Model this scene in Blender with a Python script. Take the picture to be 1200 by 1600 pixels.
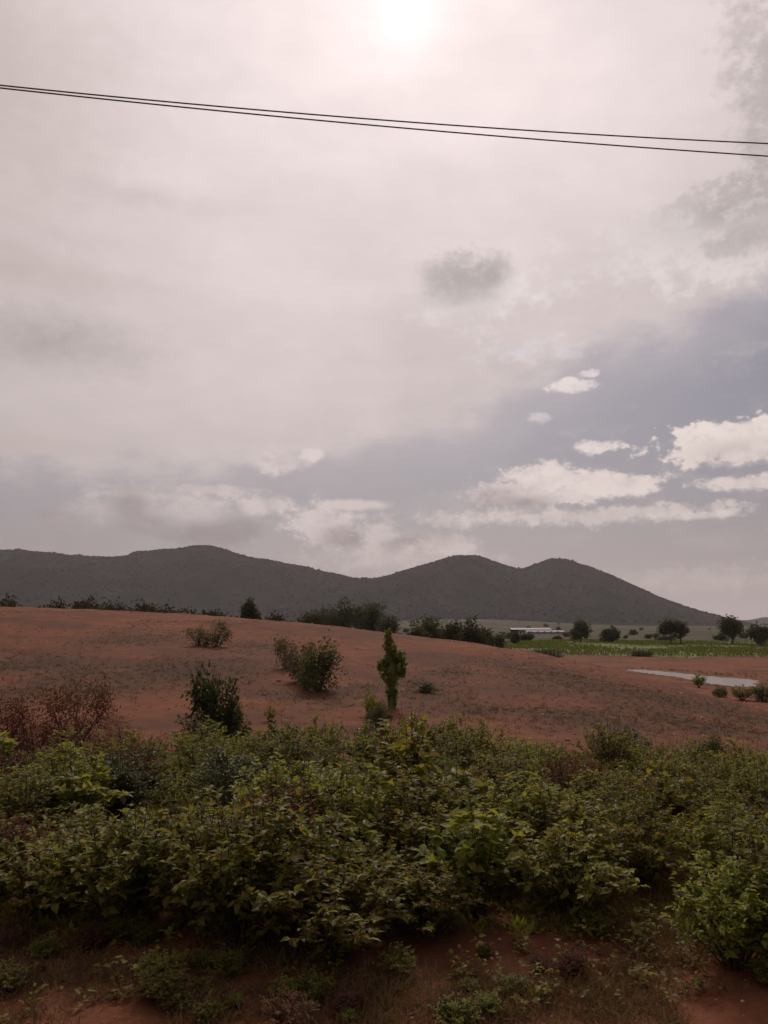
import bpy, math, random
import numpy as np
R = math.radians
scene = bpy.context.scene
for o in list(bpy.data.objects):
    bpy.data.objects.remove(o)
C = scene.collection

# ---------------------------------------------------------------- camera
W0, H0, F = 1200.0, 1600.0, 1204.0          # photograph size and focal length in its pixels
HORIZON = 976.0
CAMZ = 3.0                                  # seen from a train window
PITCH = math.atan((HORIZON - H0/2)/F)
cd = bpy.data.cameras.new('camera')
cd.sensor_fit = 'VERTICAL'; cd.sensor_height = 36.0; cd.lens = F/H0*36.0
cd.clip_start = 0.05; cd.clip_end = 60000
cam = bpy.data.objects.new('camera', cd); C.objects.link(cam)
cam.location = (0, 0, CAMZ); cam.rotation_euler = (math.pi/2 + PITCH, 0, 0)
scene.camera = cam

def pdir(px, py):
    """world direction of a pixel of the photograph"""
    a, b = (px - W0/2)/F, (H0/2 - py)/F
    cp, sp = math.cos(PITCH), math.sin(PITCH)
    v = np.array([a, cp - b*sp, sp + b*cp]); return v/np.linalg.norm(v)
def azel(px, py):
    v = pdir(px, py); return math.degrees(math.atan2(v[0], v[1])), math.degrees(math.asin(v[2]))
def zat(px, py, y):
    v = pdir(px, py); return CAMZ + v[2]/v[1]*y
def at_y(px, py, y):
    v = pdir(px, py); return np.array([v[0]/v[1]*y, y, CAMZ + v[2]/v[1]*y])

# ---------------------------------------------------------------- light, exposure
SUN_AZ, SUN_EL = azel(630, -8)
scene.view_settings.view_transform = 'Standard'
scene.view_settings.look = 'None'
scene.view_settings.exposure = 0.25
scene.view_settings.gamma = 1.0
scene.cycles.use_denoising = True
scene.cycles.max_bounces = 4
scene.cycles.volume_bounces = 0
sd = bpy.data.lights.new('sun', 'SUN'); sd.energy = 1.5; sd.angle = R(10); sd.color = (1.0, 0.90, 0.82)
sun = bpy.data.objects.new('sun', sd); C.objects.link(sun)
sun.rotation_euler = (R(90 - SUN_EL), 0, R(180 - SUN_AZ))   # shines from SUN_AZ, ahead of the camera
sundir = (math.sin(R(SUN_AZ))*math.cos(R(SUN_EL)), math.cos(R(SUN_AZ))*math.cos(R(SUN_EL)), math.sin(R(SUN_EL)))

# ---------------------------------------------------------------- sky
world = bpy.data.worlds.new('World'); scene.world = world; world.use_nodes = True
world.cycles.sampling_method = 'MANUAL'; world.cycles.sample_map_resolution = 256
wt = world.node_tree; wt.nodes.clear()
def wn(t, **k):
    n = wt.nodes.new(t)
    for a, b in k.items(): setattr(n, a, b)
    return n
def wput(sock, v):
    if isinstance(v, bpy.types.NodeSocket): wt.links.new(v, sock)
    else: sock.default_value = v
def mth(op, a, b=None, c=None, clamp=False):
    n = wn('ShaderNodeMath', operation=op, use_clamp=clamp)
    wput(n.inputs[0], a)
    if b is not None: wput(n.inputs[1], b)
    if c is not None: wput(n.inputs[2], c)
    return n.outputs[0]
def mixc(f, a, b):
    n = wn('ShaderNodeMix', data_type='RGBA'); n.clamp_factor = True
    wput(n.inputs['Factor'], f); wput(n.inputs[6], a); wput(n.inputs[7], b)
    return n.outputs[2]
def scalec(col, f):
    n = wn('ShaderNodeVectorMath', operation='SCALE'); wput(n.inputs[0], col); wput(n.inputs['Scale'], f); return n.outputs[0]
def sstep(x, a, b):
    n = wn('ShaderNodeMapRange', interpolation_type='SMOOTHSTEP'); wput(n.inputs['Value'], x)
    wput(n.inputs['From Min'], a); wput(n.inputs['From Max'], b); return n.outputs['Result']
def wnoise(scale, stretch, detail, rough=0.55, off=(0, 0, 0), dist=0.0):
    m = wn('ShaderNodeMapping'); wt.links.new(gen, m.inputs['Vector'])
    m.inputs['Scale'].default_value = stretch; m.inputs['Location'].default_value = off
    n = wn('ShaderNodeTexNoise'); wt.links.new(m.outputs[0], n.inputs['Vector'])
    n.inputs['Scale'].default_value = scale; n.inputs['Detail'].default_value = detail
    n.inputs['Roughness'].default_value = rough; n.inputs['Distortion'].default_value = dist
    return n.outputs[0]
gen = wn('ShaderNodeTexCoord').outputs['Generated']
sep = wn('ShaderNodeSeparateXYZ'); wt.links.new(gen, sep.inputs[0])
el = mth('MULTIPLY', mth('ARCSINE', sep.outputs[2]), 180/math.pi)
az = mth('MULTIPLY', mth('ARCTAN2', sep.outputs[0], sep.outputs[1]), 180/math.pi)
dp = wn('ShaderNodeVectorMath', operation='DOT_PRODUCT'); wt.links.new(gen, dp.inputs[0]); dp.inputs[1].default_value = sundir
ang = mth('MULTIPLY', mth('ARCCOSINE', mth('MINIMUM', dp.outputs['Value'], 0.99999)), 180/math.pi)
SC = 10.0                                  # cloud radiances are divided by the background strength of 0.1
def srgb(r, g, b):
    f = lambda c: (c/255/12.92 if c <= 10 else ((c/255 + .055)/1.055)**2.4)
    return (f(r), f(g), f(b))
sky = wn('ShaderNodeTexSky', sky_type='NISHITA'); sky.sun_disc = False
sky.sun_elevation = R(SUN_EL); sky.sun_rotation = R(SUN_AZ); sky.dust_density = 3.0; sky.air_density = 1.0
nB = wnoise(3.2, (1, 1, 1.6), 4, .55)                     # broad cloud
nS = wnoise(2.3, (1, 1, 2.6), 4, .55, (3.1, 1.2, .4))     # streaks
nF = wnoise(31, (1, 1, 1.45), 6, .64)                      # billows
nW = wnoise(13, (1, .9, 2.0), 6, .64, (5, 2, 1))          # wisps
nX = wnoise(95, (1, 1, 1.4), 3, .62, (1, 7, 3))           # fine edge
def expo(x, w): return mth('EXPONENT', mth('MULTIPLY', x, -1/w))
# thin cloud veil, brightest round the sun
lv = mth('MULTIPLY_ADD', expo(ang, 48), .57, .19)
lv = mth('MULTIPLY_ADD', expo(ang, 16), .22, lv)
lv = mth('MULTIPLY_ADD', expo(ang, 1.1), .34, lv)
lv = mth('MULTIPLY', lv, mth('MULTIPLY_ADD', sstep(nS, .28, .66), .16, .88))
lv = mth('MULTIPLY', lv, mth('MULTIPLY_ADD', sstep(nW, .30, .72), .06, .97))
veil = scalec((1.0*SC, .868*SC, .855*SC), lv)
# clear sky, paled by thin high haze
ex26 = expo(ang, 26)
clear = mixc(.85, sky.outputs[0], scalec((.262*SC, .240*SC, .312*SC), mth('MULTIPLY_ADD', ex26, 1.1, .26)))
# veil cover: its lower edge climbs to the right, its middle and upper sky is covered
a0, e0 = azel(560, 705); a1, e1 = azel(1200, 455)
slope = (e1 - e0)/(a1 - a0)
edgeR = mth('SUBTRACT', mth('SUBTRACT', el, e0), mth('MULTIPLY', mth('SUBTRACT', az, a0), slope))
eL = azel(150, 750)[1]
edge = mth('MINIMUM', mth('MAXIMUM', edgeR, mth('SUBTRACT', el, e0 + 30)), mth('SUBTRACT', el, eL))
edge = mth('MULTIPLY_ADD', mth('SUBTRACT', nB, .5), 9, edge)
edge = mth('MULTIPLY_ADD', mth('SUBTRACT', nW, .5), 5, edge)
cover = mth('MULTIPLY_ADD', sstep(edge, -6.0, 4.0), .5, mth('MULTIPLY', sstep(edge, -.8, 1.8), .5))
cover = mth('MAXIMUM', cover, mth('MULTIPLY', sstep(nW, .46, .80), .5))
col = mixc(cover, clear, veil)
# bright haze low over the horizon
low = expo(mth('MAXIMUM', el, 0.0), 5.2)
lowc = scalec((.47*SC, .395*SC, .39*SC), mth('MULTIPLY_ADD', expo(ang, 45), .6, .64))
col = mixc(mth('MINIMUM', mth('MULTIPLY', low, 1.25), 1.0), col, lowc)
# single clouds, plus one painted corner vignette:  px, py, half width, half height, colour, opacity, softness, raggedness (0 smooth, 1, 2 torn)
DEG = 180/math.pi/F
clouds = [
 (1205, 110, 70, 170, (158,148,147), .6, 1.0, 2), (1215, 300, 110, 60, (170,160,158), .5, 1.0, 2), (1130, 335, 110, 46, (166,157,155), .8, .8, 2),
 (1050, 385, 190, 60, (220,210,208), .55, 1.0, 2), (1130, 415, 140, 34, (216,206,204), .65, .7, 2), (1160, 375, 60, 24, (172,163,161), .7, .7, 2),
 (-60, 130, 280, 280, (186,169,162), .6, 1.4, 0), (70, 535, 200, 60, (152,142,142), .62, 1.3, 0), (210, 305, 170, 26, (190,178,177), .5, 1.3, 0), (60, 690, 170, 22, (182,166,160), .4, 1.2, 0), (40, 420, 160, 40, (180,166,160), .45, 1.3, 0),  # first entry is no cloud: lens vignetting painted into the upper left sky
 (750, 455, 135, 62, (222,211,210), .75, .9, 1), (682, 430, 34, 36, (178,169,168), .8, .9, 1), (720, 436, 44, 46, (168,160,159), .85, .9, 1), (768, 432, 38, 42, (166,158,157), .85, .9, 1), (715, 466, 80, 18, (184,175,174), .6, .9, 1), (806, 455, 40, 26, (226,215,214), .5, .9, 2), (820, 545, 95, 24, (212,202,204), .7, .8, 2),
 (893, 603, 40, 12, (220,208,206), .95, .4, 1), (920, 584, 18, 7, (220,208,206), .9, .4, 1), (843, 652, 20, 10, (210,199,199), .8, .6, 1), (990, 535, 60, 10, (190,181,185), .5, .9, 2),
 (935, 698, 38, 12, (222,209,205), .97, .35, 1), (1175, 686, 150, 34, (222,208,203), 1, .22, 1), (1165, 706, 105, 24, (205,191,187), .8, .6, 1), (1190, 752, 95, 13, (212,198,194), .95, .4, 1),
 (880, 762, 150, 30, (212,198,194), .95, .35, 1), (850, 742, 60, 24, (218,204,200), .95, .3, 1), (970, 756, 60, 20, (216,202,198), .95, .35, 1), (775, 776, 50, 20, (160,147,147), .6, .8, 1), (825, 784, 55, 14, (158,145,145), .6, .8, 1), (930, 806, 250, 17, (202,189,185), .85, .6, 2), (720, 815, 110, 16, (200,187,184), .6, .8, 2), (1080, 806, 90, 8, (208,196,192), .8, .6, 1),
 (437, 722, 62, 20, (206,193,191), .85, .5, 1), (485, 710, 22, 13, (212,199,197), .85, .45, 1), (550, 789, 66, 11, (206,193,190), .9, .45, 0), (330, 765, 90, 9, (200,186,184), .7, .7, 1), (230, 775, 90, 8, (196,182,179), .6, .7, 1),
 (290, 796, 150, 36, (198,185,184), .7, .7, 1), (150, 800, 60, 26, (184,172,172), .5, .8, 1), (205, 790, 38, 26, (150,139,139), .7, .7, 1), (228, 818, 60, 28, (150,139,139), .65, .8, 1), (315, 836, 66, 28, (146,135,135), .72, .7, 1), (372, 828, 52, 32, (146,136,136), .7, .7, 1), (78, 808, 46, 14, (160,148,147), .7, .7, 1), (60, 850, 130, 30, (156,145,144), .55, 1.0, 1),
 (500, 822, 66, 42, (206,192,190), .85, .45, 1), (540, 842, 56, 26, (158,145,144), .85, .7, 1), (595, 832, 48, 28, (204,191,189), .75, .5, 1), (650, 854, 66, 22, (156,143,142), .8, .7, 1), (620, 872, 170, 26, (204,190,187), .6, .9, 1), (410, 790, 60, 20, (204,190,188), .7, .6, 1), (700, 850, 60, 22, (206,192,189), .6, .6, 1),
 (1080, 905, 150, 24, (192,178,173), .6, .9, 2),
]
ragn = mth('MULTIPLY_ADD', mth('SUBTRACT', nF, .5), 3.0, mth('MULTIPLY', mth('SUBTRACT', nX, .5), 1.2))
rag1 = [mth('MULTIPLY_ADD', ragn, k_, 1.0) for k_ in (.3, .62, .95)]
tone = mth('SUBTRACT', mth('MULTIPLY_ADD', sstep(mth('MULTIPLY_ADD', mth('SUBTRACT', nX, .5), .3, nF), .32, .66), .18, .90), 1.0)
cmb = wn('ShaderNodeCombineXYZ'); wput(cmb.inputs[0], az); wput(cmb.inputs[1], el); ae = cmb.outputs[0]
msk = None
for (px, py, hw, hh, cc, op, soft, rg) in clouds:
    a, e = azel(px, py); ka = math.cos(R(e))/(hw*DEG); ke = 1/(hh*DEG)
    n = wn('ShaderNodeVectorMath', operation='MULTIPLY_ADD'); wt.links.new(ae, n.inputs[0])
    n.inputs[1].default_value = (ka, ke, 0); n.inputs[2].default_value = (-a*ka, -e*ke, 0)
    ln = wn('ShaderNodeVectorMath', operation='LENGTH'); wt.links.new(n.outputs[0], ln.inputs[0])
    m = sstep(mth('SUBTRACT', rag1[rg], ln.outputs['Value']), -.15*soft, soft + .05)
    m.node.inputs['To Max'].default_value = op
    col = mixc(m, col, (*[SC*x/2**.25*1.06 for x in srgb(*cc)], 1))
    if rg: msk = m if msk is None else mth('MAXIMUM', msk, m)
col = scalec(col, mth('MULTIPLY_ADD', msk, tone, 1.0))
bg = wn('ShaderNodeBackground'); bg.inputs['Strength'].default_value = 0.1
wt.links.new(col, bg.inputs['Color'])
wo = wn('ShaderNodeOutputWorld'); wt.links.new(bg.outputs[0], wo.inputs['Surface'])

# ---------------------------------------------------------------- helpers
rng = np.random.default_rng(7); random.seed(7)
def hash2(ix, iy, s):
    h = (ix.astype(np.int64)*374761393 + iy.astype(np.int64)*668265263 + s*982451653) & 0x7fffffff
    h = ((h ^ (h >> 13))*1274126177) & 0x7fffffff
    return ((h ^ (h >> 16)) & 0xffff)/65535.0
def vnoise(x, y, s=0):
    x = np.asarray(x, float); y = np.asarray(y, float)
    ix, iy = np.floor(x), np.floor(y); fx, fy = x - ix, y - iy
    fx, fy = fx*fx*(3 - 2*fx), fy*fy*(3 - 2*fy)
    a, b, c, d = hash2(ix, iy, s), hash2(ix+1, iy, s), hash2(ix, iy+1, s), hash2(ix+1, iy+1, s)
    return (a*(1-fx) + b*fx)*(1-fy) + (c*(1-fx) + d*fx)*fy
def fbm(x, y, o=4, s=0):
    t, a, n = 0, 1.0, 0
    for i in range(o):
        t = t + a*vnoise(x*2**i, y*2**i, s + i*17); n += a; a *= .5
    return t/n
def sm(t):
    t = np.clip(t, 0, 1); return t*t*(3 - 2*t)
def mesh(name, V, Fc, mats, parent=None, smooth=False, mi=None):
    """one mesh object from a vertex array and a list of face-index arrays (triangles or quads)"""
    me = bpy.data.meshes.new(name)
    V = np.asarray(V, np.float32)
    if not isinstance(Fc, list): Fc = [Fc]
    Fc = [np.asarray(f, np.int32) for f in Fc if len(f)]
    loops = np.concatenate([f.ravel() for f in Fc]); cnt = np.concatenate([np.full(len(f), f.shape[1], np.int32) for f in Fc])
    me.vertices.add(len(V)); me.vertices.foreach_set('co', V.ravel())
    me.loops.add(len(loops)); me.loops.foreach_set('vertex_index', loops)
    me.polygons.add(len(cnt)); me.polygons.foreach_set('loop_start', np.concatenate([[0], np.cumsum(cnt)[:-1]]).astype(np.int32))
    if not isinstance(mats, (list, tuple)): mats = [mats]
    for m in mats: me.materials.append(m)
    if mi is not None: me.polygons.foreach_set('material_index', np.asarray(mi, np.int32))
    me.polygons.foreach_set('use_smooth', np.full(len(cnt), smooth, bool))
    me.update(calc_edges=True); me.validate()
    o = bpy.data.objects.new(name, me); C.objects.link(o)
    if parent: o.parent = parent
    return o
def empty(name, loc=(0, 0, 0), rz=0, s=1.0):
    o = bpy.data.objects.new(name, None); C.objects.link(o); o.empty_display_size = .2
    o.location = loc; o.rotation_euler = (0, 0, rz)
    o.scale = s if hasattr(s, '__len__') else (s, s, s); return o
def tag(o, label=None, cat=None, group=None, kind=None):
    for k, v in (('label', label), ('category', cat), ('group', group), ('kind', kind)):
        if v: o[k] = v
    return o
def copy_tree(o, parent=None):
    c = o.copy(); C.objects.link(c); c.parent = parent
    for ch in o.children: copy_tree(ch, c)
    return c
class MB:
    def __init__(s): s.V = []; s.F3 = []; s.F4 = []; s.n = 0
    def add(s, V, F3=None, F4=None):
        V = np.asarray(V, float).reshape(-1, 3)
        if F3 is not None and len(F3): s.F3.append(np.asarray(F3) + s.n)
        if F4 is not None and len(F4): s.F4.append(np.asarray(F4) + s.n)
        s.V.append(V); s.n += len(V)
    def tube(s, pts, rad, k=5, cap=True):
        pts = np.asarray(pts, float); m = len(pts); rad = np.broadcast_to(rad, m)
        V = []
        for i in range(m):
            t = pts[min(i+1, m-1)] - pts[max(i-1, 0)]; t = t/(np.linalg.norm(t) + 1e-9)
            a = np.cross(t, [0, 0, 1.0]) if abs(t[2]) < .9 else np.cross(t, [1.0, 0, 0])
            a /= np.linalg.norm(a); b = np.cross(t, a)
            for j in range(k):
                q = 2*math.pi*j/k; V.append(pts[i] + rad[i]*(a*math.cos(q) + b*math.sin(q)))
        F4 = [(i*k + j, i*k + (j+1) % k, (i+1)*k + (j+1) % k, (i+1)*k + j) for i in range(m-1) for j in range(k)]
        F3 = []
        if cap:
            V.append(pts[0]); V.append(pts[-1])
            F3 = [(m*k, (j+1) % k, j) for j in range(k)] + [(m*k + 1, (m-1)*k + j, (m-1)*k + (j+1) % k) for j in range(k)]
        s.add(V, F3, F4)
    def box(s, x0, x1, y0, y1, z0, z1):
        V = [(x, y, z) for z in (z0, z1) for y in (y0, y1) for x in (x0, x1)]
        s.add(V, None, [(0, 2, 3, 1), (4, 5, 7, 6), (0, 1, 5, 4), (2, 6, 7, 3), (0, 4, 6, 2), (1, 3, 7, 5)])
    def leaves(s, P, D, N, L, wr, fine=False, cup=.12, droop=.18):
        P, D, N = (np.asarray(a, float) for a in (P, D, N))
        D = D/np.linalg.norm(D, axis=1, keepdims=True)
        S = np.cross(D, N); S /= np.linalg.norm(S, axis=1, keepdims=True) + 1e-9
        N = np.cross(S, D); n = len(P); L = np.broadcast_to(L, n)[:, None]; wr = np.broadcast_to(wr, n)[:, None]
        w = L*wr*.5
        def pt(t, sd, h): return P + D*L*t + S*w*sd + N*L*h
        if fine:
            q = [pt(0, 0, 0), pt(.22, 1.0, cup*.6), pt(.55, .92, cup - droop*.3), pt(1, 0, -droop), pt(.55, -.92, cup - droop*.3), pt(.22, -1.0, cup*.6), pt(.25, 0, 0), pt(.6, 0, -droop*.3)]
            tri = [(0, 1, 6), (1, 2, 7), (1, 7, 6), (2, 3, 7), (3, 4, 7), (4, 5, 6), (4, 6, 7), (5, 0, 6)]
        else:
            q = [pt(0, 0, 0), pt(.38, 1, cup), pt(1, 0, -droop), pt(.38, -1, cup), pt(.45, 0, 0)]
            tri = [(0, 1, 4), (1, 2, 4), (2, 3, 4), (3, 0, 4)]
        k = len(q); V = np.stack(q, 1).reshape(-1, 3)
        Fi = (np.arange(n)[:, None, None]*k + np.array(tri)[None]).reshape(-1, 3)
        s.add(V, Fi)
    def build(s, name, mat, parent=None, smooth=False):
        F = []
        if s.F4: F.append(np.concatenate(s.F4))
        if s.F3: F.append(np.concatenate(s.F3))
        return mesh(name, np.concatenate(s.V), F, mat, parent, smooth)

# ---------------------------------------------------------------- materials
MATS = {}
def newmat(name):
    m = bpy.data.materials.new(name); m.use_nodes = True; t = m.node_tree; t.nodes.clear()
    out = t.nodes.new('ShaderNodeOutputMaterial'); return m, t, out
def N(t, ty, **k):
    n = t.nodes.new(ty)
    for a, b in k.items(): setattr(n, a, b)
    return n
def ramp(t, fac, stops):
    r = N(t, 'ShaderNodeValToRGB'); t.links.new(fac, r.inputs[0])
    e = r.color_ramp.elements
    while len(e) < len(stops): e.new(.5)
    for i, (p, c) in enumerate(stops): e[i].position = p; e[i].color = (*c, 1) if len(c) == 3 else c
    return r.outputs[0]
def tnoise(t, vec, scale, detail=4, rough=.55, dist=0):
    n = N(t, 'ShaderNodeTexNoise'); t.links.new(vec, n.inputs['Vector'])
    n.inputs['Scale'].default_value = scale; n.inputs['Detail'].default_value = detail; n.inputs['Roughness'].default_value = rough; n.inputs['Distortion'].default_value = dist
    return n.outputs[0]
def tmix(t, f, a, b, mode='MIX'):
    n = N(t, 'ShaderNodeMix', data_type='RGBA', blend_type=mode)
    for s, v in ((n.inputs['Factor'], f), (n.inputs[6], a), (n.inputs[7], b)):
        if isinstance(v, bpy.types.NodeSocket): t.links.new(v, s)
        else: s.default_value = v if not isinstance(v, tuple) else (*v, 1)[:4]
    return n.outputs[2]
def tmath(t, op, a, b=None):
    n = N(t, 'ShaderNodeMath', operation=op)
    for i, v in enumerate((a, b)):
        if v is None: continue
        if isinstance(v, bpy.types.NodeSocket): t.links.new(v, n.inputs[i])
        else: n.inputs[i].default_value = v
    return n.outputs[0]
def leaf_mat(name, cols, trans=.35, rough=.5):
    """leaf colours vary leaf by leaf and plant by plant"""
    m, t, out = newmat(name)
    g = N(t, 'ShaderNodeNewGeometry'); oi = N(t, 'ShaderNodeObjectInfo')
    n = len(cols)
    c = ramp(t, g.outputs['Random Per Island'], [(i/(n-1), cols[i]) for i in range(n)])
    tc = N(t, 'ShaderNodeTexCoord')
    pn = tnoise(t, tc.outputs['Object'], 2.2, 2)
    hv = N(t, 'ShaderNodeHueSaturation'); t.links.new(c, hv.inputs['Color'])
    t.links.new(tmath(t, 'ADD', tmath(t, 'MULTIPLY', oi.outputs['Random'], .035), .483), hv.inputs['Hue'])
    t.links.new(tmath(t, 'ADD', tmath(t, 'MULTIPLY', oi.outputs['Random'], .5), tmath(t, 'ADD', tmath(t, 'MULTIPLY', pn, .5), .5)), hv.inputs['Value'])
    b = N(t, 'ShaderNodeBsdfPrincipled'); t.links.new(hv.outputs[0], b.inputs['Base Color'])
    b.inputs['Roughness'].default_value = rough; b.inputs['Specular IOR Level'].default_value = .16
    tr = N(t, 'ShaderNodeBsdfTranslucent'); t.links.new(tmix(t, 1.0, hv.outputs[0], (1.15, 1.1, .6), 'MULTIPLY'), tr.inputs['Color'])
    mx = N(t, 'ShaderNodeMixShader'); mx.inputs[0].default_value = trans
    t.links.new(b.outputs[0], mx.inputs[1]); t.links.new(tr.outputs[0], mx.inputs[2]); t.links.new(mx.outputs[0], out.inputs[0])
    return m
def plain_mat(name, c1, c2, scale=6, rough=.9, bump=0, metallic=0, coords='Object', stretch=(1, 1, 1)):
    m, t, out = newmat(name)
    tc = N(t, 'ShaderNodeTexCoord'); mp = N(t, 'ShaderNodeMapping'); t.links.new(tc.outputs[coords], mp.inputs[0]); mp.inputs['Scale'].default_value = stretch
    n1 = tnoise(t, mp.outputs[0], scale, 6, .6)
    b = N(t, 'ShaderNodeBsdfPrincipled'); t.links.new(ramp(t, n1, [(.3, c1), (.7, c2)]), b.inputs['Base Color'])
    b.inputs['Roughness'].default_value = rough; b.inputs['Metallic'].default_value = metallic; b.inputs['Specular IOR Level'].default_value = .25
    if bump:
        bp = N(t, 'ShaderNodeBump'); bp.inputs['Strength'].default_value = bump; bp.inputs['Distance'].default_value = .05
        t.links.new(n1, bp.inputs['Height']); t.links.new(bp.outputs[0], b.inputs['Normal'])
    t.links.new(b.outputs[0], out.inputs[0]); return m

LEAF_G = leaf_mat('leaf_green', [(.132, .150, .024), (.180, .195, .032), (.245, .242, .046), (.225, .188, .046), (.300, .282, .100)], .52)
LEAF_Y = leaf_mat('leaf_olive', [(.160, .160, .030), (.215, .205, .040), (.255, .235, .056), (.225, .160, .050), (.150, .100, .042)], .52)
LEAF_D = leaf_mat('leaf_dark', [(.060, .068, .024), (.080, .088, .030), (.105, .105, .038), (.090, .076, .038)], .35)
LEAF_S = leaf_mat('leaf_greybrown', [(.095, .082, .045), (.115, .095, .052), (.085, .078, .040), (.120, .085, .055)], .35, .8)
LEAF_B = leaf_mat('leaf_dry', [(.150, .062, .040), (.180, .078, .050), (.130, .056, .036), (.160, .092, .052)], .3, .8)
LEAF_T = leaf_mat('leaf_tree', [(.055, .060, .028), (.072, .076, .034), (.090, .090, .042), (.080, .070, .042)], .35, .8)
LEAF_K = leaf_mat('leaf_columnar', [(.130, .158, .030), (.160, .188, .038), (.190, .204, .048), (.135, .135, .042)], .45)
LEAF_L = leaf_mat('leaf_bright', [(.15, .20, .035), (.19, .23, .045), (.22, .22, .06)], .45)
LEAF_H = leaf_mat('leaf_hedge', [(.034, .036, .020), (.046, .046, .025), (.056, .052, .030)], .25, .9)
LEAF_X = leaf_mat('leaf_deep', [(.034, .044, .016), (.046, .056, .020), (.060, .066, .026)], .3, .8)
GRASS_D = leaf_mat('grass_dry', [(.150, .080, .048), (.170, .095, .055), (.135, .085, .046), (.210, .135, .080)], .25, .9)
GRASS_F = leaf_mat('grass_field', [(.095, .118, .026), (.118, .138, .032), (.132, .138, .040), (.095, .088, .036)], .3, 1.0)
STEM = plain_mat('stem_bark', (.045, .030, .022), (.085, .058, .040), 20)
BARK = plain_mat('tree_bark', (.040, .032, .026), (.075, .058, .045), 3)
CABLE = plain_mat('cable', (.10, .085, .082), (.14, .12, .115), 8, .6)
# ---------------------------------------------------------------- terrain height
# per sight line: (distance, photograph row or height) knots from the near bank to the plain
PLAIN = -3.0
def kn(px, items):
    out = []
    for d, v in items:
        out.append((d, zat(px, v, d) if v > 500 else v))
    return out
cols = {
 -500: [(0, 0), (17, .1), (24, .3), (45, 2.6), (78, 5.2), (90, 5.1), (140, 0), (230, PLAIN)],
 0:    [(0, 0), (17, .05), (24, .3), (45, 2.1), (75, 947), (86, 4.4), (135, 0), (220, PLAIN)],
 300:  [(0, 0), (17, 0), (24, .22), (45, 1.7), (72, 959), (83, 3.4), (130, 0), (210, PLAIN)],
 500:  [(0, 0), (17, 0), (24, .15), (45, 1.2), (69, 975), (79, 2.2), (125, -1), (200, PLAIN)],
 600:  [(0, 0), (17, 0), (24, .1), (45, .9), (66, 985), (75, 1.4), (115, -1.6), (190, PLAIN)],
 700:  [(0, 0), (17, 0), (24, .05), (42, .55), (63, 999), (71, .6), (105, -2), (170, PLAIN)],
 760:  [(0, 0), (17, 0), (24, 0), (40, .35), (60, 1009), (68, .2), (98, -2.2), (150, PLAIN)],
 850:  [(0, 0), (17, 0), (23, -.02), (36, .2), (56, 1023), (63, -.2), (85, -2.3), (140, PLAIN)],
 950:  [(0, 0), (17, 0), (22, -.08), (36, .0), (50, 1041), (58, -.9), (72, -2.3), (120, -2.8), (160, PLAIN)],
 1050: [(0, 0), (17, 0), (22, -.15), (36, -.6), (44, 1074), (53, -1.8), (66, -2.4), (120, -2.8), (160, PLAIN)],
 1100: [(0, 0), (17, 0), (22, -.2), (32, -.8), (40, 1098), (50, -2.0), (64, -2.4), (120, -2.8), (160, PLAIN)],
 1200: [(0, 0), (17, 0), (22, -.25), (30, -.85), (40, -1.6), (52, -2.25), (64, -2.4), (120, -2.8), (160, PLAIN)],
 1700: [(0, 0), (17, 0), (22, -.25), (30, -.85), (40, -1.7), (52, -2.3), (64, -2.5), (120, -2.8), (160, PLAIN)],
}
PXS = sorted(cols); DG = np.concatenate([np.linspace(0, 240, 481)])
def pchip(xs, ys, x):
    xs = np.array(xs, float); ys = np.array(ys, float); h = np.diff(xs); dl = np.diff(ys)/h
    m = np.zeros(len(xs)); 
    for i in range(1, len(xs)-1):
        m[i] = 0 if dl[i-1]*dl[i] <= 0 else 2*dl[i-1]*dl[i]/(dl[i-1] + dl[i])
    i = np.clip(np.searchsorted(xs, x, 'right') - 1, 0, len(h)-1); t = np.clip((x - xs[i])/h[i], 0, 1)
    return (2*t**3 - 3*t**2 + 1)*ys[i] + (t**3 - 2*t**2 + t)*h[i]*m[i] + (3*t**2 - 2*t**3)*ys[i+1] + (t**3 - t**2)*h[i]*m[i+1]
TAB = np.array([pchip([a for a, b in kn(p, cols[p])], [b for a, b in kn(p, cols[p])], DG) for p in PXS])
# smooth across sight lines
FINE = np.arange(-500, 1701, 10.0)
TF = np.array([np.interp(FINE, PXS, TAB[:, j]) for j in range(len(DG))])      # distance x column
ker = np.hanning(15); ker /= ker.sum()
TF = np.array([np.convolve(np.pad(r, 7, mode='edge'), ker, 'valid') for r in TF])
POND_Z = -2.62
def plane_pt(px, py, z):
    v = pdir(px, py); t = (z - CAMZ)/v[2]; return v[0]*t, v[1]*t
pond_px = [(983,1047.5),(1003,1046.5),(1030,1048.5),(1062,1051.5),(1095,1054.5),(1128,1057.5),(1158,1060.5),(1185,1063.5),(1180,1070),(1166,1073.5),(1140,1073),(1112,1069),(1085,1064),(1055,1059),(1025,1053.5),(1000,1050)]
POND = np.array([plane_pt(a, b, POND_Z) for a, b in pond_px])
def poly_dist(x, y, P):
    """signed distance, negative inside"""
    x = np.asarray(x, float); y = np.asarray(y, float); ins = np.zeros(x.shape, bool); dm = np.full(x.shape, 1e9)
    for i in range(len(P)):
        x1, y1 = P[i-1]; x2, y2 = P[i]
        t = np.clip(((x-x1)*(x2-x1) + (y-y1)*(y2-y1))/((x2-x1)**2 + (y2-y1)**2 + 1e-9), 0, 1)
        dm = np.minimum(dm, np.hypot(x - x1 - t*(x2-x1), y - y1 - t*(y2-y1)))
        c = ((y1 > y) != (y2 > y)); 
        with np.errstate(divide='ignore', invalid='ignore'):
            c &= x < (x2-x1)*(y-y1)/(y2-y1 + 1e-12) + x1
        ins ^= c
    return np.where(ins, -dm, dm)
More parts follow.
